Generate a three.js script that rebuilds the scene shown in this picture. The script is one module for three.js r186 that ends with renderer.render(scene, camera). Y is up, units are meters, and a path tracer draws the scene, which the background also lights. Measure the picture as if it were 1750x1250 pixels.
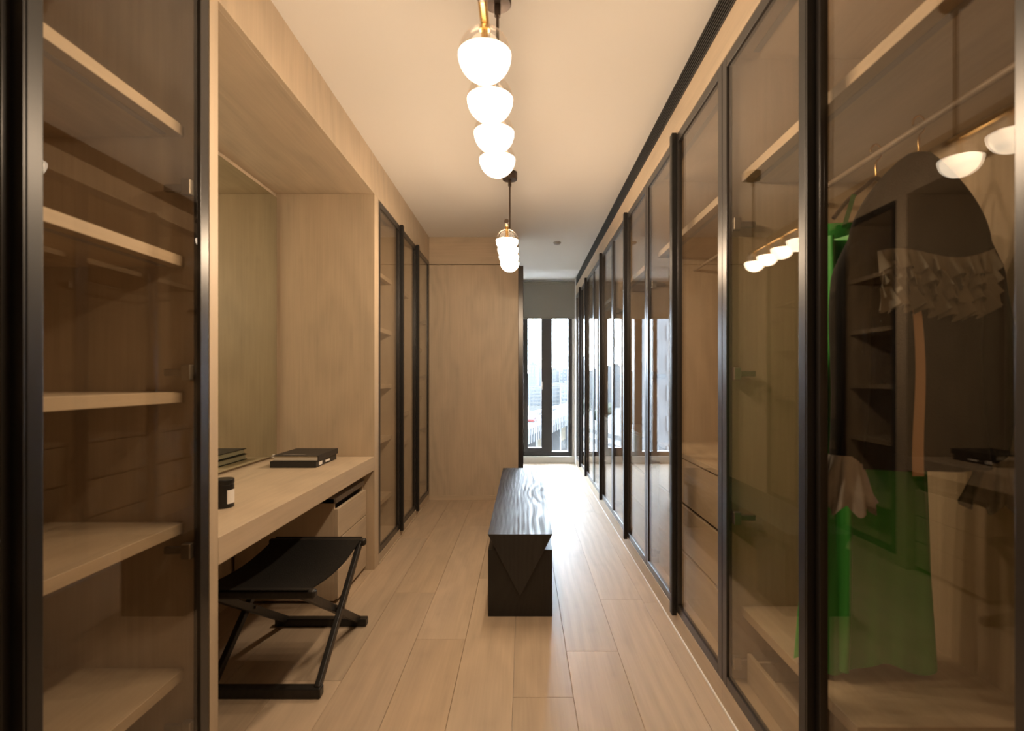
import * as THREE from 'three';
import { RoundedBoxGeometry } from 'three/addons/geometries/RoundedBoxGeometry.js';
import { mergeGeometries, mergeVertices } from 'three/addons/utils/BufferGeometryUtils.js';

// ---------------------------------------------------------------- camera, sky, exposure
const scene = new THREE.Scene();
const FOCAL = 880, EYE = 1.28;                                  // focal length in pixels of a 1750 x 1250 frame
const camera = new THREE.PerspectiveCamera(2 * Math.atan(625 / FOCAL) * 180 / Math.PI, 1750 / 1250, 0.05, 2000);
camera.position.set(0, EYE, 0);
camera.lookAt(0, EYE, -10);
camera.setViewOffset(1750, 1250, -20, -23, 1750, 1250);         // shift lens: vanishing point at (895, 648)
scene.background = new THREE.Color().setRGB(36, 41.5, 47.5);     // even overcast sky
const renderer = new THREE.WebGLRenderer({ antialias: true });
renderer.toneMapping = THREE.LinearToneMapping;
renderer.toneMappingExposure = 1.0;
renderer.shadowMap.enabled = true;
camera.focus = 4.5; camera.userData.fStop = 2.9;                // slight blur of the closest door frames
const LAMP_CANDELA = 1.0, LAMP_GLOW = 9, LAMP_COLOR = [1, 0.74, 0.5];

// ---------------------------------------------------------------- numbers of the place (metres; d = depth in front of the camera)
const XL = -1.0, XR = 0.775, H = 2.78, DOOR_TOP = 2.52;
const BACK_L = -1.6, BACK_R = 1.36, D_PART = 5.44, D_WIN = 7.85;

// ---------------------------------------------------------------- helpers
let seedState = 12345;
function rnd() { seedState = (seedState * 1664525 + 1013904223) >>> 0; return seedState / 4294967296; }
const counts = {};
function numbered(name) { const n = counts[name] = (counts[name] ?? -1) + 1; return n ? `${name}_${String(n).padStart(3, '0')}` : name; }
function shade(o) { o.castShadow = o.receiveShadow = true; return o; }
function thing(name, label, category, [x, y, d] = [0, 0, 0], group) {
  const o = new THREE.Group(); o.name = numbered(name); o.position.set(x, y, -d); scene.add(o);
  o.userData = { label, category }; if (group) o.userData.group = group;
  return o;
}
function setting(name) { const o = new THREE.Group(); o.name = name; o.userData = { kind: 'structure' }; scene.add(o); return o; }
function originOf(o) { const p = new THREE.Vector3(); for (let q = o; q && q !== scene; q = q.parent) p.add(q.position); return p; }
// adds a mesh whose geometry is given in room coordinates below parent
function put(name, geo, mat, parent) {
  if (parent && parent !== scene) { const p = originOf(parent); geo.translate(-p.x, -p.y, -p.z); }
  const m = shade(new THREE.Mesh(geo, mat)); m.name = name; (parent ?? scene).add(m); return m;
}
// uv in metres, v along the grain
function metric(geo, grain = 'y', offset = [rnd() * 3, rnd() * 3]) {
  const g = geo.index ? geo.toNonIndexed() : geo, p = g.attributes.position, uv = new Float32Array(p.count * 2);
  const a = new THREE.Vector3(), b = new THREE.Vector3(), c = new THREE.Vector3();
  for (let i = 0; i < p.count; i += 3) {
    a.fromBufferAttribute(p, i); b.fromBufferAttribute(p, i + 1); c.fromBufferAttribute(p, i + 2);
    const n = b.clone().sub(a).cross(c.clone().sub(a)), nx = Math.abs(n.x), ny = Math.abs(n.y), nz = Math.abs(n.z);
    const axis = nx >= ny && nx >= nz ? 'x' : ny >= nz ? 'y' : 'z';
    let [u, v] = { x: ['z', 'y'], y: ['x', 'z'], z: ['x', 'y'] }[axis];
    if (grain !== axis && v !== grain) [u, v] = [v, u];
    [a, b, c].forEach((q, k) => { uv[(i + k) * 2] = q[u] + offset[0]; uv[(i + k) * 2 + 1] = q[v] + offset[1]; });
  }
  g.setAttribute('uv', new THREE.BufferAttribute(uv, 2));
  return g;
}
function box(x0, x1, y0, y1, d0, d1, { grain = 'y', r = 0.0012 } = {}) {
  const w = Math.abs(x1 - x0), h = Math.abs(y1 - y0), d = Math.abs(d1 - d0), rr = Math.min(r, w / 3, h / 3, d / 3);
  let g = rr > 0 ? new RoundedBoxGeometry(w, h, d, 1, rr) : new THREE.BoxGeometry(w, h, d);
  g.clearGroups();
  g.translate((x0 + x1) / 2, (y0 + y1) / 2, -(d0 + d1) / 2);
  return metric(g, grain);
}
const merge = (list) => mergeGeometries(list.map((g) => { const q = g.index ? g.toNonIndexed() : g; for (const k of Object.keys(q.attributes)) if (!['position', 'normal', 'uv'].includes(k)) q.deleteAttribute(k); return q; }));
// a bar of rectangular section from a to b ([x, y, d])
function bar(a, b, w, t, r = 0.004) {
  const A = new THREE.Vector3(a[0], a[1], -a[2]), B = new THREE.Vector3(b[0], b[1], -b[2]), L = A.distanceTo(B);
  const g = new RoundedBoxGeometry(w, L, t, 2, r); g.clearGroups();
  g.applyQuaternion(new THREE.Quaternion().setFromUnitVectors(new THREE.Vector3(0, 1, 0), B.clone().sub(A).normalize()));
  g.translate((A.x + B.x) / 2, (A.y + B.y) / 2, (A.z + B.z) / 2);
  return metric(g, 'y');
}
function rod(a, b, radius, n = 16) {
  const A = new THREE.Vector3(a[0], a[1], -a[2]), B = new THREE.Vector3(b[0], b[1], -b[2]);
  const g = new THREE.CylinderGeometry(radius, radius, A.distanceTo(B), n);
  g.applyQuaternion(new THREE.Quaternion().setFromUnitVectors(new THREE.Vector3(0, 1, 0), B.clone().sub(A).normalize()));
  g.translate((A.x + B.x) / 2, (A.y + B.y) / 2, (A.z + B.z) / 2);
  return g;
}
// surface through f(u, v) -> [x, y, d]
function surface(f, nu, nv) {
  const pos = [], uv = [], idx = [];
  for (let j = 0; j <= nv; j++) for (let i = 0; i <= nu; i++) { const [x, y, d] = f(i / nu, j / nv); pos.push(x, y, -d); uv.push(i / nu, j / nv); }
  for (let j = 0; j < nv; j++) for (let i = 0; i < nu; i++) { const a = j * (nu + 1) + i, b = a + 1, c = a + nu + 1, e = c + 1; idx.push(a, b, c, b, e, c); }
  const g = new THREE.BufferGeometry();
  g.setAttribute('position', new THREE.Float32BufferAttribute(pos, 3)); g.setAttribute('uv', new THREE.Float32BufferAttribute(uv, 2)); g.setIndex(idx);
  g.computeVertexNormals();
  return g;
}
// gives a cloth surface two faces a little apart
function cloth(f, nu, nv, thick = 0.002) {
  const g = surface(f, nu, nv), q = g.clone(), p = q.attributes.position, n = g.attributes.normal;
  for (let i = 0; i < p.count; i++) p.setXYZ(i, p.getX(i) - n.getX(i) * thick, p.getY(i) - n.getY(i) * thick, p.getZ(i) - n.getZ(i) * thick);
  const ix = q.index.array; for (let i = 0; i < ix.length; i += 3) [ix[i], ix[i + 1]] = [ix[i + 1], ix[i]];
  q.computeVertexNormals();
  return mergeGeometries([g, q]);
}

// ---------------------------------------------------------------- procedural textures
function periodicNoise(seed) {
  const t = new Float32Array(4096); let s = seed * 7919 + 17;
  for (let i = 0; i < 4096; i++) { s = (s * 1664525 + 1013904223) >>> 0; t[i] = s / 4294967296; }
  const at = (x, y, px, py) => t[((((x % px) + px) % px) * 131 + (((y % py) + py) % py) * 1013 + seed * 37) & 4095];
  return (x, y, px, py) => {
    const ix = Math.floor(x), iy = Math.floor(y), fx = x - ix, fy = y - iy, u = fx * fx * (3 - 2 * fx), v = fy * fy * (3 - 2 * fy);
    const a = at(ix, iy, px, py), b = at(ix + 1, iy, px, py), c = at(ix, iy + 1, px, py), d = at(ix + 1, iy + 1, px, py);
    return (a + (b - a) * u) * (1 - v) + (c + (d - c) * u) * v;
  };
}
function texture(w, h, f, srgb, repeat) {
  const data = new Uint8Array(w * h * 4);
  for (let y = 0; y < h; y++) for (let x = 0; x < w; x++) {
    const c = f(x / w, y / h), k = (y * w + x) * 4;
    for (let i = 0; i < 3; i++) data[k + i] = Math.max(0, Math.min(255, Math.round(c[i] * 255)));
    data[k + 3] = 255;
  }
  const t = new THREE.DataTexture(data, w, h, THREE.RGBAFormat);
  t.wrapS = t.wrapT = THREE.RepeatWrapping; t.magFilter = THREE.LinearFilter; t.minFilter = THREE.LinearMipmapLinearFilter; t.generateMipmaps = true;
  if (srgb) t.colorSpace = THREE.SRGBColorSpace;
  if (repeat) t.repeat.set(...repeat);
  t.needsUpdate = true;
  return t;
}
// wood figure 0..1 for a tile of 1 m x 2 m: fine streaks along v, slow cloudy flecks, wavy growth lines
function woodFigure(seed, { rings = 14, wave = 0.5 } = {}) {
  const n = periodicNoise(seed), m = periodicNoise(seed + 5);
  return (u, v) => {
    const slow = n(u * 4, v * 3, 4, 3) * 0.6 + n(u * 9, v * 5, 9, 5) * 0.4;
    const fine = n(u * 90, v * 8, 90, 8) * 0.5 + m(u * 200, v * 14, 200, 14) * 0.5;
    const line = 0.5 + 0.5 * Math.sin(2 * Math.PI * (u * rings + wave * 6 * (m(u * 3, v * 2, 3, 2) + 0.4 * n(u * 6, v * 5, 6, 5))));
    return { slow, fine, line, fleck: Math.pow(m(u * 26, v * 22, 26, 22), 5) };
  };
}
const lin = (r, g, b) => new THREE.Color().setRGB(r, g, b);
const toS = (x) => (x <= 0.0031308 ? 12.92 * x : 1.055 * Math.pow(x, 1 / 2.4) - 0.055);
function woodMaps(seed, base, strength, opts, w = 512, h = 1024) {
  const f = woodFigure(seed, opts);
  const value = (u, v) => { const q = f(u, v); return (q.slow - 0.5) * 0.5 + (q.fine - 0.5) * 0.5 + (q.line - 0.5) * 0.3 - q.fleck * 0.25; };
  const map = texture(w, h, (u, v) => { const k = 1 + strength * value(u, v), t = strength * (f(u, v).slow - 0.5) * 0.16; return [toS(base[0] * k * (1 + t)), toS(base[1] * k), toS(base[2] * k * (1 - t))]; }, true, [1, 0.5]);
  const bump = texture(w, h, (u, v) => { const q = f(u, v), k = 0.5 + 0.3 * (q.fine - 0.5) + 0.3 * (q.line - 0.5); return [k, k, k]; }, false, [1, 0.5]);
  return { map, bumpMap: bump };
}
const weave = periodicNoise(91);
const M = {};
const panelMaps = woodMaps(3, [0.49, 0.39, 0.28], 0.28, { rings: 5, wave: 0.5 });
M.panel = new THREE.MeshPhysicalMaterial({ ...panelMaps, bumpScale: 0.0003, roughness: 0.5 });
M.panelSmooth = new THREE.MeshPhysicalMaterial({ ...panelMaps, bumpScale: 0.0002, roughness: 0.47 });
const floorMaps = woodMaps(11, [0.48, 0.375, 0.27], 0.3, { rings: 7, wave: 0.7 });
M.planks = [[1, 1, 1], [0.93, 0.92, 0.91], [1.05, 1.04, 1.03], [0.97, 0.95, 0.92], [1.0, 0.97, 0.93]].map((c) => new THREE.MeshPhysicalMaterial({ ...floorMaps, color: lin(...c), bumpScale: 0.0002, roughness: 0.47 }));
const blackMaps = woodMaps(23, [0.012, 0.0105, 0.009], 0.9, { rings: 34, wave: 1.6 }, 1024, 1024);
const oakMaps = woodMaps(23, [0.019, 0.0175, 0.016], 1.1, { rings: 24, wave: 0.8 }, 1024, 1024), oakFigure = woodFigure(23, { rings: 24, wave: 0.8 });
const oakGloss = texture(1024, 1024, (u, v) => { const q = oakFigure(u, v), k = 0.47 + 0.1 * (q.line - 0.5) + 0.3 * (q.fine - 0.5) + 0.16 * (q.slow - 0.5); return [k, k, k]; }, false, [1, 0.5]);
M.blackOak = new THREE.MeshPhysicalMaterial({ ...oakMaps, roughnessMap: oakGloss, bumpScale: 0.0008, roughness: 1 });
M.blackWood = new THREE.MeshPhysicalMaterial({ ...blackMaps, bumpScale: 0.0004, roughness: 0.42 });
M.plaster = new THREE.MeshStandardMaterial({ color: lin(0.82, 0.8, 0.77), roughness: 0.9 });
M.white = new THREE.MeshStandardMaterial({ color: lin(0.78, 0.78, 0.76), roughness: 0.6 });
M.bronze = new THREE.MeshPhysicalMaterial({ color: lin(0.022, 0.019, 0.017), roughness: 0.3, metalness: 0.0, ior: 1.6 });
M.blackMetal = new THREE.MeshPhysicalMaterial({ color: lin(0.008, 0.0075, 0.007), roughness: 0.38 });
M.seal = new THREE.MeshStandardMaterial({ color: lin(0.012, 0.011, 0.01), roughness: 0.8 });
M.steel = new THREE.MeshStandardMaterial({ color: lin(0.36, 0.32, 0.27), metalness: 1, roughness: 0.48 });
M.brass = new THREE.MeshStandardMaterial({ color: lin(0.78, 0.52, 0.22), metalness: 1, roughness: 0.24 });
M.darkBrass = new THREE.MeshStandardMaterial({ color: lin(0.09, 0.065, 0.05), metalness: 0.7, roughness: 0.4 });
M.rail = new THREE.MeshStandardMaterial({ color: lin(0.24, 0.18, 0.125), roughness: 0.5 });
M.smoked = new THREE.MeshPhysicalMaterial({ color: lin(0.93, 0.915, 0.885), transmission: 1, thickness: 0, roughness: 0, ior: 1.4 });
M.windowGlass = new THREE.MeshPhysicalMaterial({ color: lin(0.97, 0.98, 0.98), transmission: 1, thickness: 0, roughness: 0, ior: 1.5 });
M.clear = new THREE.MeshPhysicalMaterial({ color: lin(0.93, 0.9, 0.87), transmission: 1, thickness: 0, roughness: 0, ior: 1.5 });
M.opal = new THREE.MeshStandardMaterial({ color: lin(0.9, 0.86, 0.8), roughness: 0.25, emissive: lin(1, 0.8, 0.58), emissiveIntensity: LAMP_GLOW });
M.mirror = new THREE.MeshStandardMaterial({ color: lin(0.68, 0.71, 0.62), metalness: 1, roughness: 0.02 });
M.diffuserPlastic = new THREE.MeshStandardMaterial({ color: lin(0.34, 0.31, 0.29), roughness: 0.6 });
M.leather = new THREE.MeshPhysicalMaterial({ color: lin(0.0035, 0.0035, 0.0032), roughness: 0.55, specularIntensity: 0.5, bumpMap: texture(256, 256, (u, v) => { const k = weave(u * 48, v * 48, 48, 48); return [k, k, k]; }, false, [4, 4]), bumpScale: 0.0006 });
M.blackBoard = new THREE.MeshStandardMaterial({ color: lin(0.02, 0.018, 0.017), roughness: 0.5 });
M.paper = new THREE.MeshStandardMaterial({ color: lin(0.68, 0.62, 0.53), roughness: 0.85, map: texture(8, 128, (u, v) => { const k = 0.9 + 0.1 * weave(0, v * 64, 8, 64); return [k, k, k]; }, true, [1, 24]) });
M.labelWhite = new THREE.MeshStandardMaterial({ color: lin(0.75, 0.72, 0.68), roughness: 0.7 });
M.blind = new THREE.MeshPhysicalMaterial({ color: lin(0.25, 0.235, 0.205), roughness: 1, transmission: 0.1, thickness: 0, bumpMap: texture(256, 256, (u, v) => { const k = 0.5 + 0.25 * Math.sin(u * Math.PI * 128) + 0.25 * Math.sin(v * Math.PI * 128); return [k, k, k]; }, false, [6, 6]), bumpScale: 0.0005 });
M.windowFrame = new THREE.MeshPhysicalMaterial({ color: lin(0.022, 0.022, 0.023), roughness: 0.4 });
M.greenSatin = new THREE.MeshPhysicalMaterial({ color: lin(0.06, 0.42, 0.07), roughness: 0.34, sheen: 0.6, sheenColor: lin(0.3, 0.8, 0.3), sheenRoughness: 0.4 });
M.darkCloth = new THREE.MeshPhysicalMaterial({ color: lin(0.005, 0.0045, 0.004), roughness: 0.85, bumpMap: texture(256, 256, (u, v) => { const k = weave(u * 100, v * 100, 100, 100); return [k, k, k]; }, false, [3, 5]), bumpScale: 0.0006 });
M.ruffle = new THREE.MeshPhysicalMaterial({ color: lin(0.2, 0.185, 0.145), roughness: 0.6 });
M.cuff = new THREE.MeshPhysicalMaterial({ color: lin(0.5, 0.48, 0.46), roughness: 0.6 });
M.ribbon = new THREE.MeshPhysicalMaterial({ color: lin(0.66, 0.45, 0.3), roughness: 0.5 });

// ---------------------------------------------------------------- the setting: floor, ceiling, walls
{
  const floor = setting('floor');
  put('floor_base', box(-1.8, 1.55, -0.14, -0.014, -3.1, 8.05, { r: 0 }), M.plaster, floor);
  const W = 0.243, JOINT = 0.0006, joints = { '-3': 3.08, '-2': 2.53, '-1': 3.3, 0: 2.07, 1: 2.42, 2: 2.99 };
  for (let i = -8; i < 7; i++) {
    const x0 = Math.max(-0.043 + i * W, -1.68), x1 = Math.min(-0.043 + (i + 1) * W, 1.4), L = 1.95, at = joints[i] ?? rnd() * L;
    if (x1 - x0 < 0.02) continue;
    for (let d = at - Math.ceil((at + 3) / L) * L; d < D_WIN; d += L) {
      const spans = x1 < -1.1 ? [[1.66, 3.5], [D_PART + 0.1, D_WIN]] : [[-3.0, D_WIN]];
      for (const [a, b] of spans) { const d0 = Math.max(d, a) + JOINT, d1 = Math.min(d + L, b) - JOINT; if (d1 - d0 > 0.02) put('plank', box(x0 + JOINT, x1 - JOINT, -0.014, (rnd() - 0.5) * 0.0006, d0, d1, { grain: 'z', r: 0.0012 }), M.planks[Math.floor(rnd() * M.planks.length)], floor); }
    }
  }
  const ceiling = setting('ceiling');
  put('ceiling_slab', box(-1.8, 1.55, H, H + 0.15, -3.1, 8.05, { r: 0 }), M.plaster, ceiling);
  const s = (n, g, m) => { const o = put(n, g, m, scene); o.userData = { kind: 'structure' }; return o; };
  s('wall_left', box(-1.8, -1.68, 0, H, -3.1, 8.05, { r: 0 }), M.plaster);
  s('wall_right', box(1.4, 1.55, 0, H, -3.1, 8.05, { r: 0 }), M.plaster);
  s('wall_rear', box(-1.68, 1.4, 0, H, -3.1, -3.0, { r: 0 }), M.panel);
  // wooden wall panels level with the cabinet fronts beside and behind the camera
  s('wall_panel_left', box(XL - 0.03, XL, 0, DOOR_TOP, -3.0, 0.415, {}), M.panel);
  s('wall_panel_right', box(XR, XR + 0.03, 0, DOOR_TOP, -3.0, 0.765, {}), M.panel);
  s('wall_end_right', box(XR, 1.4, 0, H, 7.63, 8.05, { r: 0.003 }), M.white);
  // partition across the end of the closet: a flush leaf under a fascia board
  const part = setting('wall_partition');
  put('leaf_panel', box(-1.0, -0.058, 0.02, 2.485, D_PART, D_PART + 0.04, {}), M.panel, part);
  put('fascia_panel', box(-1.0, -0.058, 2.49, H, D_PART, D_PART + 0.04, { grain: 'x' }), M.panel, part);
  put('core_panel', box(-1.68, -0.06, 0, H, D_PART + 0.04, D_PART + 0.12, { r: 0 }), M.panel, part);
  put('baseboard', box(-1.0, -0.058, 0, 0.05, D_PART - 0.006, D_PART + 0.03, { grain: 'x' }), M.panel, part);
  put('end_profile', box(-0.058, -0.004, 0, 2.475, D_PART - 0.01, D_PART + 0.13, { r: 0.003 }), M.bronze, part);
  // fascia boards over the cabinets
  const tl = setting('trim_1');
  put('fascia_board', box(XL - 0.022, XL, DOOR_TOP, H, -3.0, D_PART, { grain: 'y' }), M.panel, tl);
  for (const [x0, x1, d0, d1] of [[XL - 0.004, XL + 0.006, 3.552, 5.43], [XR - 0.005, XR + 0.002, 0.77, 7.62]]) s('trim_floor', box(x0, x1, 0, 0.01, d0, d1, { r: 0.002 }), x0 < 0 ? M.panel : M.white);
  const tr = setting('trim_2');
  put('fascia_board', box(XR, XR + 0.022, DOOR_TOP, 2.662, -3.0, 7.63, { grain: 'z' }), M.panel, tr);
  put('fascia_back', box(XR + 0.03, XR + 0.05, 2.64, H, -3.0, 7.63, { grain: 'z' }), M.seal, tr);
}

// ---------------------------------------------------------------- window wall
{
  const D0 = D_WIN, D1 = D_WIN + 0.16, X0 = -1.3, X1 = 0.742;
  const wall = setting('wall_window');
  put('upstand', box(-1.68, XR, 0, 0.1, D0 - 0.03, D1, { r: 0.004, grain: 'x' }), M.white, wall);
  put('pier', box(-1.68, X0, 0.1, H, D0, D1 + 0.04, { r: 0.003 }), M.white, wall);
  put('pier', box(X1, XR, 0.1, H, D0, D1 + 0.04, { r: 0.003 }), M.white, wall);
  put('lintel', box(X0, X1, 2.62, H, D0 + 0.03, D1 + 0.04, { r: 0.003 }), M.white, wall);
  const win = setting('window_1');
  put('window_frame', merge([box(X0, X1, 0.1, 0.165, D0 + 0.04, D1), box(X0, X1, 2.56, 2.62, D0 + 0.04, D1), box(X0, X0 + 0.05, 0.165, 2.56, D0 + 0.04, D1), box(X1 - 0.05, X1, 0.165, 2.56, D0 + 0.04, D1),
    box(X1 - 0.062, X1 - 0.05, 0.165, 2.56, D0 + 0.02, D1), box(0.285, 0.435, 0.165, 2.56, D0 + 0.03, D1, { r: 0.006 }), box(-0.25, -0.13, 0.165, 2.56, D0 + 0.03, D1, { r: 0.006 }), box(-0.48, -0.41, 0.165, 2.56, D0 + 0.03, D1, { r: 0.006 }),
    box(-0.03, 0.052, 0.165, 2.56, D0 + 0.045, D1)]), M.windowFrame, win);
  // opening sash: a thicker inner frame with its handle
  const sash = put('sash', merge([box(0.052, 0.285, 0.165, 0.225, D0 + 0.035, D1 - 0.03), box(0.052, 0.285, 2.5, 2.56, D0 + 0.035, D1 - 0.03), box(0.052, 0.066, 0.225, 2.5, D0 + 0.035, D1 - 0.03), box(0.272, 0.286, 0.225, 2.5, D0 + 0.035, D1 - 0.03)]), M.windowFrame, win);
  put('handle', merge([box(0.276, 0.298, 1.16, 1.22, D0 + 0.012, D0 + 0.035, { r: 0.004 }), box(0.278, 0.296, 1.12, 1.24, D0, D0 + 0.014, { r: 0.006 })]), M.steel, sash);
  for (const [a, b, y] of [[0.066, 0.272, 0.225], [0.435, X1 - 0.062, 0.165], [-0.13, -0.03, 0.165], [-0.41, -0.25, 0.165], [X0 + 0.05, -0.48, 0.165]])
    put('pane', box(a - 0.004, b + 0.004, y - 0.004, 2.55, D0 + 0.09, D0 + 0.1, { r: 0 }), M.windowGlass, win);
  const blind = thing('roller_blind', 'grey fabric roller blind lowered over the top of the window', 'blind', [-0.28, 2.2, D0 - 0.04]);
  put('fabric', cloth((u, v) => [X0 + 0.02 + u * (X1 + 0.02 - X0), 2.2 + v * 0.56, D0 - 0.035], 12, 12, 0.001), M.blind, blind);
  put('bottom_bar', box(X0 + 0.02, X1 + 0.022, 2.192, 2.212, D0 - 0.043, D0 - 0.028, { r: 0.004 }), M.blind, blind);
  put('roller', rod([X0 + 0.02, 2.735, D0 - 0.045], [X1 + 0.02, 2.735, D0 - 0.045], 0.022), M.blind, blind);
}

// ---------------------------------------------------------------- linear air diffuser along the fascia
{
  const t = thing('air_diffuser', 'long black linear slot air diffuser over the long glazed wardrobe run', 'air vent', [XR, 2.66, 3]);
  put('frame', merge([box(XR - 0.004, XR + 0.024, 2.662, 2.67, -3.0, 7.62, { r: 0.001 }), box(XR - 0.004, XR + 0.024, H - 0.008, H - 0.001, -3.0, 7.62, { r: 0.001 })]), M.blackMetal, t);
  for (let k = 0; k < 6; k++) { const y = 2.681 + k * 0.0165; put('blade', box(XR - 0.002, XR + 0.02, y, y + 0.0065, -3.0, 7.62, { r: 0.001 }), M.blackMetal, t); }
}

// ---------------------------------------------------------------- glazed wardrobes
const STILE = 0.042, HINGES = [0.2, 0.75, 1.3, 1.87];
// side: -1 for the run with the vanity, +1 for the long run
function door(cab, side, d0, d1, y0, hingeAt, handleAt) {
  const F = side < 0 ? XL : XR, x = (k) => F + side * k;          // k metres into the cabinet
  const g = 0.002, a = d0 + g, b = d1 - g, top = DOOR_TOP - 0.004;
  const B = (p, q, y, z, e, f, o) => box(x(p), x(q), y, z, e, f, o);
  const fr = put('door', merge([B(0, 0.022, y0, top, a, a + STILE, { r: 0.002 }), B(0, 0.022, y0, top, b - STILE, b, { r: 0.002 }), B(0, 0.022, y0, y0 + STILE, a + STILE, b - STILE, { r: 0.002 }), B(0, 0.022, top - STILE, top, a + STILE, b - STILE, { r: 0.002 })]), M.bronze, cab);
  put('glass_pane', B(0.006, 0.012, y0 + STILE - 0.004, top - STILE + 0.004, a + STILE - 0.004, b - STILE + 0.004, { r: 0 }), M.smoked, fr);
  if (handleAt !== undefined) put('handle', merge([B(-0.024, 0.0, y0 - 0.02, top + 0.012, handleAt - 0.018, handleAt + 0.018, { r: 0.003 }), B(-0.024, 0.004, y0 - 0.02, top + 0.012, handleAt - 0.026, handleAt - 0.02, { r: 0.001 })]), M.blackMetal, fr);
  const s = hingeAt > (d0 + d1) / 2 ? -1 : 1;
  for (const y of HINGES) put('hinge', merge([B(0.022, 0.05, y - 0.024, y + 0.024, hingeAt + s * 0.02, hingeAt + s * 0.045, { r: 0.003 }), B(0.04, 0.11, y - 0.011, y + 0.011, hingeAt + s * 0.0185, hingeAt + s * 0.034, { r: 0.003 })]), M.steel, fr);
  return fr;
}
function wardrobe(side, d0, d1, label, { shelves = [], half = [], drawers = 0, rod: hang = false, doors, plinth, dividers = [] }) {
  const F = side < 0 ? XL : XR, K = side < 0 ? BACK_L : BACK_R, depth = Math.abs(K - F), x = (k) => F + side * k, T = 0.018;
  const B = (p, q, y, z, e, f, o) => box(x(p), x(q), y, z, e, f, o);
  const cab = thing('wardrobe', label, 'wardrobe', [x(depth / 2), 0, (d0 + d1) / 2], side < 0 ? undefined : 'glazed wardrobes in the long run');
  put('side_panel', B(0.026, depth, 0.0, DOOR_TOP, d0 + 0.001, d0 + T), M.panel, cab);
  put('side_panel', B(0.026, depth, 0.0, DOOR_TOP, d1 - T, d1 - 0.001), M.panel, cab);
  put('back_panel', B(depth - 0.012, depth, 0.0, DOOR_TOP, d0 + T, d1 - T), M.panel, cab);
  const top = put('top_panel', B(0.0, depth, DOOR_TOP, DOOR_TOP + 0.018, d0, d1, { grain: 'z' }).translate(side * 0.026, 0, 0), M.panel, cab);
  put('light_channel', B(0.095, 0.12, DOOR_TOP - 0.0015, DOOR_TOP + 0.004, d0 + 0.06, d1 - 0.06), M.diffuserPlastic, top);
  put('bottom_panel', B(0.026, depth - 0.012, plinth, plinth + 0.022, d0 + T, d1 - T, { grain: 'z' }), M.panel, cab);
  put('plinth', B(0.0, 0.02, 0.0, plinth - 0.004, d0, d1, { grain: 'z' }), M.panel, cab);
  const shelf = (y, a, b, front = 0.068) => {
    const s = put('shelf', B(front, depth - 0.012, y - 0.034, y, a, b, { grain: 'z', r: 0.002 }), M.panel, cab);
    put('light_channel', B(front + 0.04, front + 0.062, y - 0.0355, y - 0.03, a + 0.02, b - 0.02), M.diffuserPlastic, s);
  };
  for (const y of shelves) shelf(y, d0 + T, d1 - T);
  for (const [y, a, b] of half) shelf(y, a, b);
  for (const d of dividers) put('divider_panel', B(0.026, depth - 0.012, plinth + 0.022, DOOR_TOP, d - 0.009, d + 0.009), M.panel, cab);
  if (hang) put('hanging_rod', rod([x(0.3), 1.965, d0 + T], [x(0.3), 1.965, d1 - T], 0.009), M.rail, cab);
  for (let k = 0; k < drawers; k++) {
    const h = 0.25, y = 0.11 + k * h;
    const dr = put('drawer', B(0.075, 0.095, y + 0.01, y + h - 0.008, d0 + T + 0.004, d1 - T - 0.004, { grain: 'z', r: 0.002 }), M.panel, cab);
    put('drawer_box', merge([B(0.095, depth - 0.06, y + 0.02, y + 0.034, d0 + T + 0.02, d1 - T - 0.02), B(0.095, depth - 0.06, y + 0.034, y + h - 0.05, d0 + T + 0.02, d0 + T + 0.034), B(0.095, depth - 0.06, y + 0.034, y + h - 0.05, d1 - T - 0.034, d1 - T - 0.02)]), M.panel, dr);
  }
  if (drawers) put('chest_top', B(0.068, depth - 0.012, 0.11 + drawers * 0.25, 0.135 + drawers * 0.25, d0 + T, d1 - T, { grain: 'z', r: 0.002 }), M.panel, cab);
  for (const q of doors) door(cab, side, q.d0, q.d1, plinth, q.hinge, q.handle);
  return cab;
}
const S5 = [2.075, 1.665, 1.24, 0.83, 0.37];
// shelf cabinet close to the camera, on the vanity's side
wardrobe(-1, 0.42, 1.638, 'glass-fronted shelf cabinet with five empty wooden shelves beside the dressing table', { shelves: S5, plinth: 0.07, doors: [{ d0: 0.42, d1: 1.029, hinge: 0.438 }, { d0: 1.029, d1: 1.638, hinge: 1.62, handle: 1.029 }] });
// three narrow bays beyond the dressing table
wardrobe(-1, 3.552, 5.43, 'three-door glazed wardrobe with short shelves and drawers next to the end partition', {
  half: [...S5.map((y) => [y, 3.57, 4.165]), [2.06, 4.185, 4.785], [0.98, 4.185, 4.785], [0.72, 4.185, 4.785], [2.06, 4.805, 5.41], [1.6, 4.805, 5.41], [1.1, 4.805, 5.41]], dividers: [4.175, 4.795], plinth: 0.07,
  doors: [{ d0: 3.552, d1: 4.178, hinge: 3.57, handle: 4.19 }, { d0: 4.178, d1: 4.804, hinge: 4.18, handle: 4.812 }, { d0: 4.804, d1: 5.43, hinge: 5.412 }] });
const runLabels = ['wide glazed wardrobe with the green gown and dark jacket hanging inside', 'glazed wardrobe with an empty upper space above three wooden drawers, next to the hanging garments',
  'third glazed wardrobe from the hanging garments, window reflected in both its doors', 'fourth glazed wardrobe from the hanging garments, its panes full of window light', 'glazed wardrobe just before the narrow last one near the window'];
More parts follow.
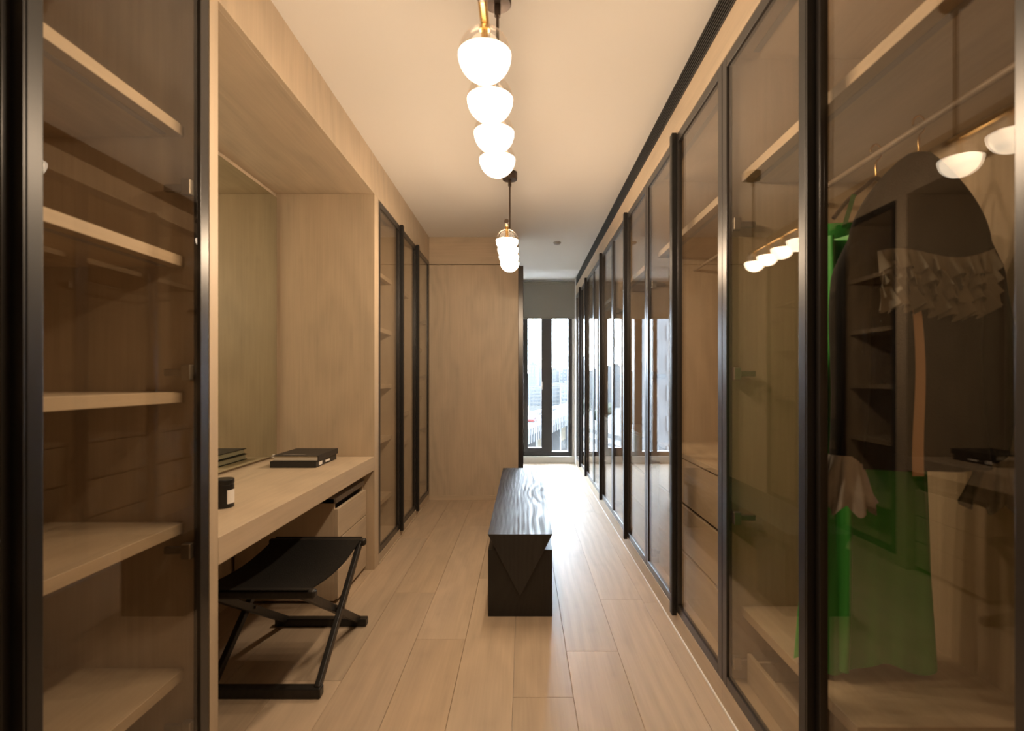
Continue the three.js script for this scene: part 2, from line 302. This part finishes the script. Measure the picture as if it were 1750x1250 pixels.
[0.77, 2.012, 3.257, 4.502, 5.747].forEach((d0, k) => {
  const d1 = k < 4 ? [2.012, 3.257, 4.502, 5.747][k] : 6.99, m = (d0 + d1) / 2;
  wardrobe(1, d0, d1, runLabels[k], { shelves: [2.075], drawers: k ? 3 : 0, rod: true, plinth: 0.1, half: k ? [] : [[0.4, 1.3, 1.994]], doors: [{ d0, d1: m, hinge: d0 + 0.018 }, { d0: m, d1, hinge: d1 - 0.018, handle: m }] });
});
wardrobe(1, 6.99, 7.622, 'narrow single-door glazed wardrobe beside the white pier by the window', { shelves: [2.075], drawers: 2, rod: true, plinth: 0.1, doors: [{ d0: 6.99, d1: 7.622, hinge: 7.604, handle: 7.02 }] });

// pull-out tray low in the garments' wardrobe
{
  const t = thing('pull_out_tray', 'shallow wooden pull-out tray low in the garments wardrobe', 'tray', [1.08, 0.122, 1.6]);
  put('front_board', box(0.85, 0.866, 0.124, 0.235, 1.3, 1.96, { grain: 'z', r: 0.002 }), M.panel, t);
  put('tray_box', merge([box(0.866, 1.3, 0.124, 0.136, 1.31, 1.95, { grain: 'z' }), box(0.866, 1.3, 0.136, 0.21, 1.31, 1.322, {}), box(0.866, 1.3, 0.136, 0.21, 1.938, 1.95, {}), box(1.288, 1.3, 0.136, 0.21, 1.322, 1.938, {})]), M.panel, t);
}

// ---------------------------------------------------------------- vanity niche, desk, mirror
{
  const n = thing('vanity_surround', 'pale wood panelled niche around the dressing table', 'built-in niche', [-1.3, 0, 2.6]);
  const nl = put('side_panel', box(-1.66, XL, 0, DOOR_TOP, 1.64, 1.686, { r: 0.0015 }), M.panelSmooth, n);
  put('side_panel', box(-1.66, XL, 0, DOOR_TOP, 3.452, 3.55, { r: 0.0015 }), M.panelSmooth, n);
  put('back_panel', box(-1.676, -1.66, 0, DOOR_TOP, 1.64, 3.55, { r: 0 }), M.panelSmooth, n);
  put('top_panel', box(-1.66, XL - 0.022, DOOR_TOP, DOOR_TOP + 0.02, 1.64, 3.55, { grain: 'z' }), M.panelSmooth, n);
  const desk = thing('dressing_table', 'thick pale wood dressing table top spanning the niche', 'dressing table', [-1.3, 0.665, 2.57]);
  put('table_top', box(-1.658, XL - 0.001, 0.668, 0.76, 1.688, 3.45, { grain: 'z', r: 0.002 }), M.panelSmooth, desk);
  const mir = thing('wall_mirror', 'large frameless mirror covering the back of the dressing table niche', 'mirror', [-1.64, 0.775, 2.57]);
  put('glass', box(-1.652, -1.638, 0.775, 2.485, 1.72, 3.418, { r: 0.002 }), M.mirror, mir);
  put('backing_board', box(-1.66, -1.652, 0.79, 2.46, 1.75, 3.39, { r: 0 }), M.seal, mir);
  put('clip', box(-1.655, -1.632, 0.765, 0.785, 3.36, 3.38, { r: 0.002 }), M.labelWhite, mir);
  const ped = thing('drawer_pedestal', 'low drawer unit with plain fronts tucked under the dressing table', 'drawer unit', [-1.3, 0, 3.18]);
  put('carcass', merge([box(-1.64, -1.075, 0.02, 0.6, 2.92, 2.938), box(-1.64, -1.075, 0.02, 0.6, 3.43, 3.448), box(-1.64, -1.62, 0.02, 0.6, 2.938, 3.43), box(-1.62, -1.075, 0.02, 0.04, 2.938, 3.43, { grain: 'z' })]), M.panel, ped);
  put('top_rail', box(-1.64, -1.066, 0.572, 0.602, 2.92, 3.448, { grain: 'z' }), M.diffuserPlastic, ped);
  put('recess', box(-1.2, -1.1, 0.53, 0.57, 2.938, 3.43, { r: 0 }), M.seal, ped);
  for (const [a, b] of [[0.372, 0.54], [0.2, 0.366], [0.03, 0.194]]) put('drawer', box(-1.075, -1.055, a, b, 2.922, 3.446, { grain: 'z', r: 0.0015 }), M.panel, ped);
}

// ---------------------------------------------------------------- things on the dressing table
{
  const b1 = thing('book', 'thick black hardback with a printed spine label, lowest of the dressing table stack', 'book', [-1.35, 0.76, 3.17], 'books on the dressing table');
  put('cover', merge([box(-1.485, -1.214, 0.7605, 0.7645, 3.01, 3.335, { r: 0.001 }), box(-1.485, -1.214, 0.7925, 0.7965, 3.01, 3.335, { r: 0.001 }), box(-1.218, -1.213, 0.7605, 0.7965, 3.01, 3.335, { r: 0.002 }), box(-1.484, -1.216, 0.764, 0.793, 3.012, 3.02, { r: 0.001 })]), M.blackBoard, b1);
  put('page_block', box(-1.478, -1.219, 0.7645, 0.7925, 3.02, 3.328, { grain: 'y' }), M.paper, b1);
  put('spine_label', merge([box(-1.2135, -1.2122, 0.768, 0.789, 3.05, 3.1, { r: 0 }), box(-1.2135, -1.2122, 0.772, 0.784, 3.15, 3.22, { r: 0 })]), M.labelWhite, b1);
  const b2 = thing('book', 'black-covered book with a cream page edge on top of the dressing table stack', 'book', [-1.34, 0.797, 3.17], 'books on the dressing table');
  put('cover', merge([box(-1.475, -1.205, 0.7968, 0.8, 3.02, 3.335, { r: 0.001 }), box(-1.475, -1.205, 0.826, 0.83, 3.015, 3.345, { r: 0.001 }), box(-1.21, -1.204, 0.7968, 0.83, 3.02, 3.34, { r: 0.002 })]), M.blackBoard, b2);
  put('page_block', box(-1.468, -1.21, 0.8, 0.826, 3.024, 3.33, { grain: 'y' }), M.paper, b2);
  put('cover_title', box(-1.43, -1.3, 0.8299, 0.8304, 3.06, 3.068, { r: 0 }), M.diffuserPlastic, b2);
  const jar = thing('candle_jar', 'black cylindrical candle jar with a white label on the dressing table', 'candle jar', [-1.22, 0.76, 2.09]);
  const prof = [[0, 0], [0.037, 0], [0.04, 0.003], [0.04, 0.09], [0.038, 0.092], [0.038, 0.095], [0.0405, 0.096], [0.0405, 0.112], [0.038, 0.115], [0, 0.115]].map((p) => new THREE.Vector2(...p));
  put('jar_body', new THREE.LatheGeometry(prof, 48).translate(-1.22, 0.7602, -2.09), M.blackMetal, jar);
  put('label', new THREE.CylinderGeometry(0.0404, 0.0404, 0.055, 20, 1, true, Math.PI * 0.28, Math.PI * 0.42).translate(-1.22, 0.7602 + 0.045, -2.09), M.labelWhite, jar);
}

// ---------------------------------------------------------------- folding stool
{
  const t = thing('folding_stool', 'black folding stool with crossed wooden legs and leather sling seat', 'stool', [-1.05, 0, 2.33]);
  const xa = -1.255, xb = -0.835, N = 1.985, F = 2.615, n = 2.075, f = 2.675, top = 0.452;
  put('seat', cloth((u, v) => { const s = Math.sin(Math.PI * v); return [xa - 0.01 + u * (xb - xa + 0.02), top + 0.021 - 0.035 * s - 0.004 * s * Math.sin(Math.PI * u), N - 0.02 + v * (F - N + 0.04)]; }, 16, 24, 0.004), M.leather, t);
  for (const d of [N, F]) put('seat_rail', bar([xa - 0.035, top, d], [xb + 0.035, top, d], 0.036, 0.036, 0.012), M.blackWood, t);
  for (const d of [n, f]) put('foot_bar', bar([xa - 0.03, 0.021, d], [xb + 0.022, 0.021, d], 0.04, 0.042, 0.006), M.blackWood, t);
  for (const [x, o] of [[xa, 1], [xb, -1]]) {
    put('leg', bar([x - o * 0.004, 0.03, n], [x - o * 0.004, top, F], 0.024, 0.034, 0.005), M.blackWood, t);
    put('leg', bar([x + o * 0.024, 0.03, f], [x + o * 0.024, top, N], 0.024, 0.034, 0.005), M.blackWood, t);
    put('pivot_bolt', rod([x - o * 0.022, 0.243, 2.337], [x + o * 0.042, 0.243, 2.337], 0.007), M.darkBrass, t);
  }
}

// ---------------------------------------------------------------- bench
{
  const t = thing('bench', 'black-stained oak bench, long triangular beam resting in two notched blocks', 'bench', [-0.019, 0, 3.78]);
  const extrude = (pts, d0, d1, bevel) => {
    const s = new THREE.Shape(pts.map((p) => new THREE.Vector2(...p)));
    const g = new THREE.ExtrudeGeometry(s, { depth: d1 - d0 - 2 * bevel, bevelEnabled: true, bevelThickness: bevel, bevelSize: bevel, bevelOffset: -bevel, bevelSegments: 2 });
    g.clearGroups(); g.translate(-0.019, 0, -d1 + bevel);
    return metric(g, 'z');
  };
  put('beam', extrude([[0, 0.118], [0.173, 0.45], [-0.173, 0.45]], 2.75, 4.8, 0.002), M.blackOak, t);
  for (const d of [2.772, 4.43]) put('block', extrude([[-0.173, 0], [0.173, 0], [0.173, 0.36], [0.1265, 0.36], [0, 0.116], [-0.1265, 0.36], [-0.173, 0.36]], d, d + 0.345, 0.002), M.blackWood, t);
}

// ---------------------------------------------------------------- pendant lamps
function pendant(d0, step, label) {
  const X = -0.101, R = 0.068, Y = 2.12, n = 4;
  const t = thing('pendant_lamp', label, 'pendant lamp', [X, 2.2, d0 + 0.3], 'pendant lamps under the ceiling');
  const dEnd = d0 + (n - 1) * step + 0.02, rodY = Y + R + 0.016;
  put('canopy', new THREE.LatheGeometry([[0, -0.055], [0.05, -0.055], [0.053, -0.052], [0.053, 0], [0, 0]].map((p) => new THREE.Vector2(...p)), 40).translate(X, H, -dEnd), M.darkBrass, t);
  put('stem', merge([rod([X, H - 0.1, dEnd], [X, H - 0.05, dEnd], 0.012), rod([X, rodY, dEnd], [X, H - 0.06, dEnd], 0.006)]), M.darkBrass, t);
  put('rod', rod([X, rodY, d0 - 0.09], [X, rodY, dEnd + 0.03], 0.0115, 24), M.brass, t);
  put('end_cap', merge([rod([X, rodY, d0 - 0.108], [X, rodY, d0 - 0.09], 0.0135, 24), rod([X, rodY, dEnd + 0.03], [X, rodY, dEnd + 0.045], 0.0135, 24)]), M.darkBrass, t);
  for (let k = 0; k < n; k++) {
    const d = d0 + k * step;
    const globe = put('globe_shade', merge([new THREE.SphereGeometry(R, 48, 24, 0, Math.PI * 2, Math.PI / 2, Math.PI / 2).translate(X, Y, -d), new THREE.RingGeometry(0.012, R - 0.002, 48, 1).rotateX(-Math.PI / 2).translate(X, Y + 0.001, -d)]), M.opal, t);
    put('reflector_plate', rod([X, Y - 0.001, d], [X, Y - 0.004, d], 0.034, 32), M.brass, globe);
    put('clear_dome', new THREE.SphereGeometry(R, 48, 24, 0, Math.PI * 2, 0, Math.PI / 2).translate(X, Y, -d), M.clear, globe);
    put('lamp_socket', merge([rod([X, Y, d], [X, Y + R + 0.008, d], 0.009, 24), rod([X, Y + R - 0.004, d], [X, Y + R + 0.008, d], 0.013, 24)]), M.brass, globe);
    const L = new THREE.PointLight(lin(...LAMP_COLOR), LAMP_CANDELA); L.name = 'lamp_light'; L.position.copy(new THREE.Vector3(X, Y - 0.024, -d).sub(t.position)); L.castShadow = true; L.shadow.radius = 1.5; t.add(L);
  }
  return t;
}
pendant(1.335, 0.211, 'row of four half-frosted glass globes on a brass rod hung high above the bench approach');
pendant(3.12, 0.2, 'second four-globe brass pendant lamp, hung beyond the first one over the bench');
{
  const s = thing('smoke_detector', 'small round white detector on the ceiling near the window', 'smoke detector', [0.366, H, 5.65]);
  put('base_plate', new THREE.LatheGeometry([[0, -0.022], [0.03, -0.022], [0.04, -0.012], [0.042, 0], [0, 0]].map((p) => new THREE.Vector2(...p)), 32).translate(0.366, H, -5.65), M.diffuserPlastic, s);
}

// ---------------------------------------------------------------- garments
{
  const cx = 1.075;
  function hanger(d, y, label) {
    const t = thing('clothes_hanger', label, 'hanger', [cx, y, d], 'hangers on the wardrobe rod');
    const hook = new THREE.CatmullRomCurve3([[0, 0], [0, 0.04], [0.014, 0.058], [0.0155, 0.08], [0, 0.096], [-0.0155, 0.085], [-0.017, 0.07]].map(([a, b]) => new THREE.Vector3(cx + a, y + b, -d)));
    put('hook', new THREE.TubeGeometry(hook, 24, 0.0028, 8), M.brass, t);
    const arms = new THREE.CatmullRomCurve3([[-0.13, -0.13], [-0.09, -0.08], [-0.03, -0.03], [0, -0.008], [0.03, -0.03], [0.09, -0.08], [0.13, -0.13]].map(([a, b]) => new THREE.Vector3(cx + a, y + b, -d)));
    put('arm', new THREE.TubeGeometry(arms, 32, 0.007, 8), M.darkBrass, t);
  }
  hanger(1.57, 1.9, 'brass-hooked hanger under the green satin gown');
  hanger(1.40, 1.9, 'brass-hooked hanger under the dark ruffled jacket');

  const gown = thing('gown', 'long bright green satin gown hanging in the glazed wardrobe', 'dress', [cx, 0.44, 1.57]);
  const fold = (a, v) => Math.sin(7 * a + 1.2 * Math.sin(3 * v)) * 0.5 + Math.sin(12 * a + 2 + 2 * v) * 0.3 + Math.sin(4 * a - 1) * 0.4;
  put('skirt', cloth((u, v) => {
    const a = u * Math.PI * 2, y = 1.75 - v * 1.315, w = v < 0.1 ? 0.145 + v * 0.45 : v < 0.35 ? 0.19 - (v - 0.1) * 0.12 : 0.16 + (v - 0.35) * 0.07, t = 0.03 + 0.05 * v, k = 1 + (0.05 + 0.22 * v) * fold(a, v);
    return [cx - 0.015 + w * Math.cos(a) * (1 + 0.06 * v * fold(a, v)) - 0.02 * v, y - 0.02 * Math.sin(5 * a) * v, 1.57 + t * Math.sin(a) * k];
  }, 120, 60, 0.0015), M.greenSatin, gown);
  put('train', cloth((u, v) => [0.885 + 0.09 * u + 0.012 * Math.sin(9 * v) * (1 - u) - 0.03 * v * (1 - u), 1.7 - v * 1.27, 1.54 - 0.04 * u - 0.03 * Math.sin(u * Math.PI * 3 + 2 * v)], 30, 50, 0.0015), M.greenSatin, gown);

  for (const k of [-1, 1]) put('strap', cloth((u, v) => [cx + k * (0.088 + 0.03 * v) + (u - 0.5) * 0.014, 1.832 - 0.1 * v, 1.57 - 0.03 + 0.0 * u], 3, 12, 0.0015), M.greenSatin, gown);
  const j = thing('jacket', 'dark jacket with a ruffled yoke and ruffled cuffs hanging before the gown', 'jacket', [cx, 1.03, 1.40]);
  put('body', cloth((u, v) => {
    const a = u * Math.PI * 2, y = 1.89 - v * 0.85;
    const q = Math.min(1, v / 0.3), w = v < 0.3 ? 0.03 + 0.16 * Math.pow(Math.sin(q * Math.PI / 2), 0.85) : 0.19 - 0.03 * Math.sin((v - 0.3) / 0.7 * Math.PI), t = 0.018 + 0.035 * q + 0.015 * v;
    const k = 1 + 0.1 * v * Math.sin(9 * a + v);
    return [cx + w * Math.cos(a), y, 1.40 + t * Math.sin(a) * k];
  }, 96, 48, 0.002), M.darkCloth, j);
  for (const s of [-1, 1]) {
    const sl = put('sleeve', cloth((u, v) => {
      const a = u * Math.PI * 2, x = cx + s * (0.145 + 0.05 * Math.sin(Math.min(1, v * 1.6) * Math.PI / 2)) , y = 1.72 - v * 0.665, r = 0.062 - 0.018 * v;
      return [x + r * Math.cos(a) * (0.25 + 0.75 * Math.min(1, v / 0.22)) * 0.8, y, 1.40 + r * Math.sin(a) * (0.25 + 0.75 * Math.min(1, v / 0.22)) + 0.012 * Math.sin(7 * v)];
    }, 36, 30, 0.002), M.darkCloth, j);
    put('cuff', cloth((u, v) => {
      const a = u * Math.PI * 2, r = 0.036 + 0.034 * v + 0.012 * v * Math.sin(9 * a + 3 * v) + 0.006 * v * Math.sin(17 * a);
      return [cx + s * 0.207 + r * Math.cos(a), 1.075 - 0.14 * v - 0.014 * v * Math.sin(7 * a), 1.395 + r * Math.sin(a) * 0.9];
    }, 72, 12, 0.0012), s < 0 ? M.cuff : M.ruffle, sl);
  }
  for (let k = 0; k < 4; k++) {
    put('ruffle', cloth((u, v) => {
      const x = cx - 0.17 + u * 0.3, w = Math.sin(u * Math.PI * (13 + 2 * k) + k) * 0.6 + Math.sin(u * Math.PI * 29 + 2 * k) * 0.4;
      return [x + 0.012 * v * Math.sin(u * 60 + k), 1.605 - 0.032 * k - v * 0.058 + 0.02 * Math.sin(u * 5 + 1) + 0.03 * (u - 0.5) + 0.014 * v * w, 1.318 - 0.008 * v - 0.02 * v * w - 0.003 * k];
    }, 160, 8, 0.0012), M.ruffle, j);
  }
  put('ribbon', cloth((u, v) => [cx - 0.07 + (u - 0.5) * (0.022 + 0.008 * v) + 0.012 * v * v + 0.004 * Math.sin(4 * v), 1.47 - v * 0.44, 1.318 - 0.006 * Math.sin(v * 5)], 6, 30, 0.0012), M.ribbon, j);
}

// ---------------------------------------------------------------- the city outside
{
  const GY = -30;
  const O = (r, g, b, rough = 0.9) => new THREE.MeshStandardMaterial({ color: lin(r * 0.066, g * 0.066, b * 0.066), roughness: rough });
  const ground = put('ground', new THREE.PlaneGeometry(1600, 1200).rotateX(-Math.PI / 2).translate(-50, GY, -620), O(0.36, 0.38, 0.38), scene);
  ground.userData = { kind: 'structure' };
  const walls = [O(0.55, 0.6, 0.64), O(0.62, 0.64, 0.66), O(0.5, 0.56, 0.62), O(0.6, 0.6, 0.58)], glass = O(0.2, 0.27, 0.34, 0.3), roofM = O(0.48, 0.5, 0.52);
  // [x/d direction, d, width, top above eye, shade, label]
  const list = [
    [0.018, 520, 8.5, 15, 0, 'slim pale tower with two window bays seen through the opening sash'],
    [0.0345, 560, 6, 17.5, 2, 'narrow blue-grey tower half hidden by the thick window mullion'],
    [0.008, 600, 7, 4, 1, 'low pale block beside the slim tower seen through the opening sash'],
    [0.026, 480, 14, -8, 3, 'low wide podium block below the slim pale tower'],
    [0.060, 560, 10, 10, 1, 'pale flat-roofed tower next to the mullion in the fixed pane'],
    [0.070, 620, 8, 6, 2, 'blue-grey mid-rise between two towers in the fixed pane'],
    [0.080, 540, 11, 9, 0, 'broad pale mid-rise block in the middle of the fixed pane'],
    [0.090, 600, 9, 12, 2, 'tall blue-grey tower near the outer edge of the fixed pane'],
    [0.066, 430, 16, -6, 3, 'low cream building row in front of the towers'],
    [0.087, 410, 12, -4, 1, 'low white block behind the highway under the tall tower'],
    [0.104, 520, 14, 8, 0, 'pale block beyond the window frame edge'],
    [-0.018, 600, 18, 10, 0, 'wide pale block seen only as a reflection beside the sash frame'],
    [-0.04, 640, 20, 22, 2, 'twin-shaped grey tower seen in the glass reflections'],
    [-0.075, 560, 16, 12, 1, 'white tower block mirrored in the fourth wardrobe'],
    [-0.105, 600, 22, 26, 2, 'tallest blue-grey tower mirrored in the wardrobe panes'],
    [-0.14, 500, 18, 8, 3, 'cream mid-rise mirrored in the third wardrobe'],
    [-0.18, 560, 20, 14, 0, 'pale tower mirrored near the brown mullion'],
    [-0.215, 420, 16, 4, 1, 'white low block mirrored near the window corner'],
    [-0.268, 56, 4.4, 7.5, 2, 'close grey facade with a grid of windows mirrored at the window corner'],
  ];
  for (const [dir, d, w, up, k, label] of list) {
    const x = dir * d + (dir < -0.0 ? 1.5 : 0), top = 1.28 + up, t = thing('building', label, 'building', [x, GY, d], 'far city buildings'), dep = w * 0.9;
    put('facade', box(x - w / 2, x + w / 2, GY, top, d, d + dep, { r: 0 }), walls[k], t);
    const bays = Math.max(2, Math.round(w / 3.2)), floors = Math.floor((top - GY - 4) / 3.3), g = [];
    for (let i = 0; i < bays; i++) for (let f = 0; f < floors; f++) {
      const bx = x - w / 2 + (i + 0.5) * w / bays, by = top - 1.6 - f * 3.3;
      if (by > -26) g.push(new THREE.BoxGeometry(w / bays * 0.62, 1.7, 0.4).translate(bx, by - 0.85, -d));
    }
    if (g.length) { const wm = put('window_grid', merge(g), glass, t); wm.userData.kind = 'stuff'; }
    put('roof', merge([box(x - w / 2 - 0.2, x + w / 2 + 0.2, top, top + 0.5, d - 0.2, d + dep + 0.2, { r: 0 }), box(x - w * 0.2, x + w * 0.15, top + 0.5, top + 2.6, d + dep * 0.3, d + dep * 0.6, { r: 0 })]), roofM, t);
  }
  // raised highway running away obliquely
  const dirV = new THREE.Vector3(0.27, 0, -1).normalize(), side = new THREE.Vector3(-dirV.z, 0, dirV.x), start = new THREE.Vector3(0.7, 0, -129);   // side points away to the right
  const hw = thing('highway_viaduct', 'raised concrete highway with ribbed side walls crossing outside the window', 'highway', [0.7, GY, 129]);
  const along = (a0, a1, s0, s1, y0, y1) => {
    const g = new THREE.BoxGeometry(Math.abs(s1 - s0), y1 - y0, a1 - a0), c = start.clone().addScaledVector(dirV, (a0 + a1) / 2).addScaledVector(side, (s0 + s1) / 2);
    g.rotateY(Math.atan2(-dirV.x, -dirV.z)); g.translate(c.x, (y0 + y1) / 2, c.z); return metric(g, 'y');
  };
  const asphalt = O(0.3, 0.31, 0.32), concrete = O(0.58, 0.6, 0.62), rib = O(0.4, 0.43, 0.46), paint = O(0.75, 0.75, 0.75), yellow = O(0.6, 0.45, 0.2);
  const TOPY = -10.7;
  put('road_deck', along(-95, 420, -13.4, 0, TOPY - 2.4, TOPY - 1.0), asphalt, hw);
  put('parapet', along(-95, 420, 0, 0.4, TOPY - 2.4, TOPY), concrete, hw);
  put('parapet', along(-95, 420, -13.8, -13.4, TOPY - 2.4, TOPY), concrete, hw);
  put('median_barrier', along(-95, 420, -6.95, -6.45, TOPY - 1.0, TOPY - 0.1), concrete, hw);
  put('girder', along(-95, 420, -12.8, 0.1, TOPY - 4.4, TOPY - 2.4), concrete, hw);
  const ribs = []; for (let a = -60; a < 200; a += 2.6) ribs.push(along(a, a + 0.9, 0.1, 0.6, TOPY - 4.4, TOPY - 0.6)); put('rib', merge(ribs), rib, hw).userData.kind = 'stuff';
  const lines = []; for (let a = -60; a < 300; a += 12) for (const s of [-3.3, -10]) lines.push(along(a, a + 5, s - 0.1, s + 0.1, TOPY - 1.0, TOPY - 0.97)); put('lane_marking', merge(lines), paint, hw).userData.kind = 'stuff';
  for (let a = -50; a < 260; a += 38) put('pier', along(a, a + 2.4, -9, -4, GY, TOPY - 4.4), concrete, hw);
  const rail = thing('railway_wall', 'long yellowish trackside wall beyond the highway', 'wall', [-10, GY, 220]);
  put('wall_panel', along(-60, 330, -16.6, -16, GY, TOPY - 2.2), yellow, rail);
  put('coping', along(-60, 330, -16.9, -15.7, TOPY - 2.2, TOPY - 1.5), concrete, rail);

  const glassDark = O(0.05, 0.06, 0.07, 0.2), tyre = O(0.03, 0.03, 0.03);
  const car = (a, s, mat, label) => {
    const c = start.clone().addScaledVector(dirV, a).addScaledVector(side, s), y = TOPY - 0.98;
    const t = new THREE.Group(); t.name = numbered('car'); t.position.set(c.x, y, c.z); t.rotation.y = Math.atan2(-dirV.x, -dirV.z); t.userData = { label, category: 'car' }; scene.add(t);
    const add = (n, g, m) => { const o = shade(new THREE.Mesh(g, m)); o.name = n; t.add(o); };
    const body = new THREE.Shape([[-2.2, 0.3], [2.2, 0.3], [2.25, 0.75], [1.4, 0.92], [0.75, 1.42], [-1.1, 1.45], [-1.9, 0.95], [-2.25, 0.85]].map((p) => new THREE.Vector2(...p)));
    add('body', new THREE.ExtrudeGeometry(body, { depth: 1.7, bevelEnabled: true, bevelSize: 0.05, bevelThickness: 0.05, bevelSegments: 1 }).translate(0, 0, -0.85).rotateY(Math.PI / 2), mat);
    const gl = new THREE.Shape([[1.25, 0.95], [0.72, 1.36], [-1.05, 1.38], [-1.7, 0.95]].map((p) => new THREE.Vector2(...p)));
    add('window_glass', new THREE.ExtrudeGeometry(gl, { depth: 1.84, bevelEnabled: false }).translate(0, 0, -0.92).rotateY(Math.PI / 2), glassDark);
    for (const [p, q] of [[-1.35, -0.8], [-1.35, 0.8], [1.4, -0.8], [1.4, 0.8]]) add('wheel', new THREE.CylinderGeometry(0.33, 0.33, 0.22, 16).rotateZ(Math.PI / 2).translate(q, 0.33, -p), tyre);
  };
  car(26, -5, O(0.7, 0.06, 0.05), 'red car on the near highway lane, seen through the opening sash');
  car(79, -8.6, O(0.35, 0.37, 0.4), 'grey car on the far highway lanes, seen in the fixed pane');
  car(60, -10.5, O(0.75, 0.76, 0.78), 'white car beside the thick mullion on the far highway lanes');
  car(-8, -2, O(0.12, 0.13, 0.16), 'dark car on the near lane, low in the opening sash');

  const leafMats = [O(0.16, 0.24, 0.14), O(0.22, 0.28, 0.18), O(0.12, 0.2, 0.13)], bark = O(0.1, 0.08, 0.06);
  const noise3 = periodicNoise(77);
  const crowns = leafMats.map((_, k) => { const parts = []; for (let i = 0; i < 7; i++) { const q = i * 2.4 + k, g = new THREE.IcosahedronGeometry(2.2 + 0.6 * Math.sin(q * 3), 3), p = g.attributes.position; for (let v = 0; v < p.count; v++) { const s = 0.86 + 0.3 * noise3(p.getX(v) * 2 + 20 + i, p.getY(v) * 2 + 20 + p.getZ(v), 64, 64); p.setXYZ(v, p.getX(v) * s, p.getY(v) * s, p.getZ(v) * s); } g.computeVertexNormals(); parts.push(g.translate(2.4 * Math.cos(q) * (i ? 1 : 0), 7 + 1.6 * Math.sin(q * 1.7), 2.4 * Math.sin(q) * (i ? 1 : 0))); } return mergeGeometries(parts); });
  const trunk = new THREE.CylinderGeometry(0.2, 0.4, 6.5, 8).translate(0, 3.25, 0);
  const spots = [[0.006, 300, 'round tree nearest the sash frame beyond the highway'], [0.012, 362, 'darker tree next along, under the slim pale tower'], [0.02, 312, 'pale-topped tree right below the slim pale tower'], [0.0255, 372, 'tree set back behind the others under the podium block'], [0.034, 318, 'tree half hidden by the thick window mullion'],
    [0.058, 308, 'first tree past the mullion in the fixed pane'], [0.0635, 372, 'dark tree below the pale flat-roofed tower'], [0.07, 316, 'light green tree in front of the blue-grey mid-rise'], [0.0765, 376, 'tree set back before the broad pale block'], [0.084, 310, 'large tree in the middle of the fixed pane'], [0.0905, 374, 'dark tree under the tall blue-grey tower'], [0.101, 330, 'tree at the outer frame of the fixed pane'],
    [-0.02, 290, 'tree mirrored beside the sash frame'], [-0.06, 340, 'tree mirrored below the twin-shaped tower'], [-0.1, 320, 'tree mirrored under the tallest blue-grey tower'], [-0.15, 330, 'tree mirrored below the cream mid-rise'], [-0.2, 300, 'tree mirrored near the brown mullion'], [-0.24, 240, 'tree mirrored beside the close grey facade']];
  spots.forEach(([dir, d, label], i) => {
    const t = thing('tree', label, 'tree', [dir * d, GY, d], 'trees beyond the highway');
    const s = (i < 12 ? 0.66 : 1.4) * (1 + 0.25 * Math.sin(i * 2.3)), c = shade(new THREE.Mesh(crowns[i % 3], leafMats[i % 3])), b = shade(new THREE.Mesh(trunk, bark));
    c.name = 'crown'; b.name = 'trunk'; t.add(b, c); t.scale.setScalar(s); t.rotation.y = i;
  });
}

renderer.render(scene, camera);
